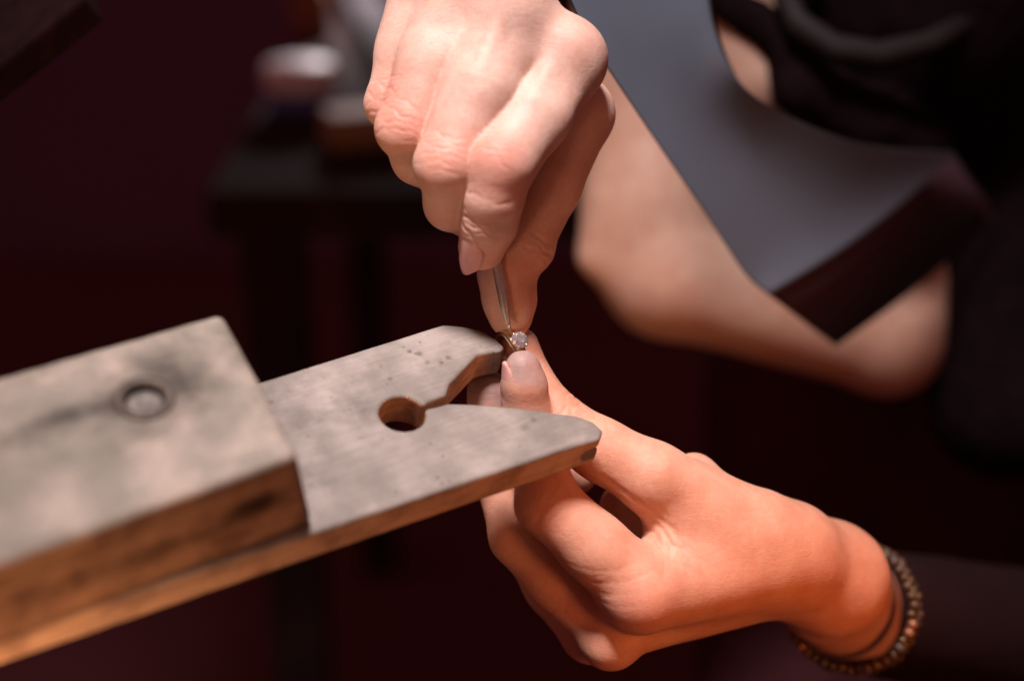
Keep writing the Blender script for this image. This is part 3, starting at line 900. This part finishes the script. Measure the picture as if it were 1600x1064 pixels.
fr = mesh_obj('frame', v / 1000, f, FRAME, vis, BENCH)
v, f = visor(0.03, 0.0)
sh = mesh_obj('shield', v / 1000, f, VISOR, vis, BENCH)
bv_ = sh.modifiers.new('bevel', 'BEVEL'); bv_.width = 0.0008; bv_.segments = 2; bv_.limit_method = 'ANGLE'; bv_.angle_limit = math.radians(50)
HB = plain('headband_plastic', (0.011, 0.007, 0.007), 0.7, 0, 0.1, 40, 0.3)
hb = [V(*p) for p in ((1215, -30, 190), (1245, 35, 182), (1300, 75, 178), (1370, 88, 180), (1450, 70, 188), (1520, 30, 200))]
tube('headband', hb, (5.5, 6, 6.5, 6.5, 6, 5), HB, vis, 14)

# ------------------------------------------------------------------ out-of-focus things on a bench behind
def box(name, c, half, m, parent=None, rot=(0, 0, 0), matrix=None, bev=0.003):
    bm = bmesh.new(); bmesh.ops.create_cube(bm, size=2)
    for vv in bm.verts:
        vv.co = Vector((vv.co.x * half[0], vv.co.y * half[1], vv.co.z * half[2]))
    bmesh.ops.bevel(bm, geom=bm.edges[:], offset=bev, segments=2, affect='EDGES', profile=0.6)
    me = bpy.data.meshes.new(name); bm.to_mesh(me); bm.free(); me.materials.append(m)
    o = bpy.data.objects.new(name, me); C.objects.link(o)
    if parent: o.parent = parent
    o.matrix_world = matrix if matrix is not None else (Matrix.Translation(c) @ Matrix.Rotation(rot[2], 4, 'Z') @ Matrix.Rotation(rot[1], 4, 'Y') @ Matrix.Rotation(rot[0], 4, 'X'))
    return o

def at(px, py, y):
    return world(V(px, py, y))
tz = at(545, 215, 800).z                                # height of the far bench top
def on_bench(px, py, z=None):
    z = tz if z is None else z
    a = CAM; b = at(px, py, 500); d = b - a
    t = (z - a.z) / d.z
    return a + d * t
BENCH_WOOD = plain('dark_bench_wood', (0.034, 0.022, 0.022), 0.95, 0, 0.3, 14, 0.05)
bt_ = empty('side_bench', Matrix.Translation((-0.20, 1.60, 0)))
tag(bt_, 'dark wooden side bench far behind the hand, out of focus', 'bench')
c0 = on_bench(545, 300)
box('top', Vector((0.10, c0.y + 0.42, tz - 0.02)), (0.34, 0.42, 0.019), BENCH_WOOD, bt_)
for sx in (-0.20, 0.40):
    for sy in (0.06, 0.78):
        box('leg', Vector((sx, c0.y + sy, (tz - 0.04) / 2)), (0.025, 0.025, (tz - 0.04) / 2), BENCH_WOOD, bt_)

WHITE = plain('white_lid', (0.85, 0.74, 0.76), 0.5); BLUE = plain('blue_label', (0.10, 0.12, 0.38), 0.5)
GREY = plain('grey_metal', (0.05, 0.042, 0.046), 0.9, 0, 0.2, 30, 0.1); TAN = plain('tan_wood', (0.42, 0.26, 0.13), 0.7, 0, 0.3, 30)
RUST = plain('rust_brown', (0.26, 0.09, 0.04), 0.7)
# white pot with a blue side
p = on_bench(472, 172)
pot = empty('pot', Matrix.Translation(p)); tag(pot, 'small white round pot with a blue side, blurred far behind', 'pot')
lathe('jar', [(0.026, 0.0), (0.031, 0.004), (0.031, 0.022)], BLUE, pot, Matrix.Translation(p))
lathe('lid', [(0.033, 0.022), (0.034, 0.026), (0.034, 0.040), (0.031, 0.044), (0.006, 0.045)], WHITE, pot, Matrix.Translation(p))
# tan block
p = on_bench(578, 222)
o = box('wood_block', p + Vector((0, 0, 0.015)), (0.038, 0.022, 0.015), TAN, rot=(0, 0, 0.35), bev=0.004)
tag(o, 'tan wooden block beside the knuckles of the upper hand, blurred', 'block')
# grey bar lying away from us
a = on_bench(628, 135); b = on_bench(562, 15)
d = b - a; ang = math.atan2(d.y, d.x)
o = box('metal_bar', (a + b) / 2 + Vector((0, 0, 0.014)), (d.length / 2 * 1.2, 0.022, 0.014), GREY, rot=(0, 0, ang), bev=0.004)
tag(o, 'pale grey bar lying behind the upper hand, blurred', 'bar')
o = lathe('bottle', [(0.02, 0), (0.024, 0.004), (0.024, 0.05), (0.012, 0.065), (0.011, 0.09), (0.003, 0.091)], RUST, None, Matrix.Translation(on_bench(487, 60)))
tag(o, 'rust brown bottle shape at the top edge behind the white pot, blurred', 'bottle')
# dark slab in the top left corner
sl = plain('dark_brown_slab', (0.012, 0.004, 0.004), 0.95, 0, 0.35, 120, 0.08)
pa, pb, pc, pd = V(-160, 228, 60), V(130, -2, 60), V(60, -220, 130), V(-300, -100, 130)
nn = unit(np.cross(pb - pa, pd - pa)) * 14
q = [pa, pb, pc, pd]
vs = np.array(q + [x + nn * (1 if nn[1] > 0 else -1) for x in q])
o = mesh_obj('slab', vs / 1000, [(0, 1, 2, 3), (7, 6, 5, 4), (0, 4, 5, 1), (1, 5, 6, 2), (2, 6, 7, 3), (3, 7, 4, 0)], sl, None, BENCH, smooth=False)
bv_ = o.modifiers.new('bevel', 'BEVEL'); bv_.width = 0.002; bv_.segments = 2
tag(o, 'dark brown slab poking into the corner of the picture above the pin block', 'slab')
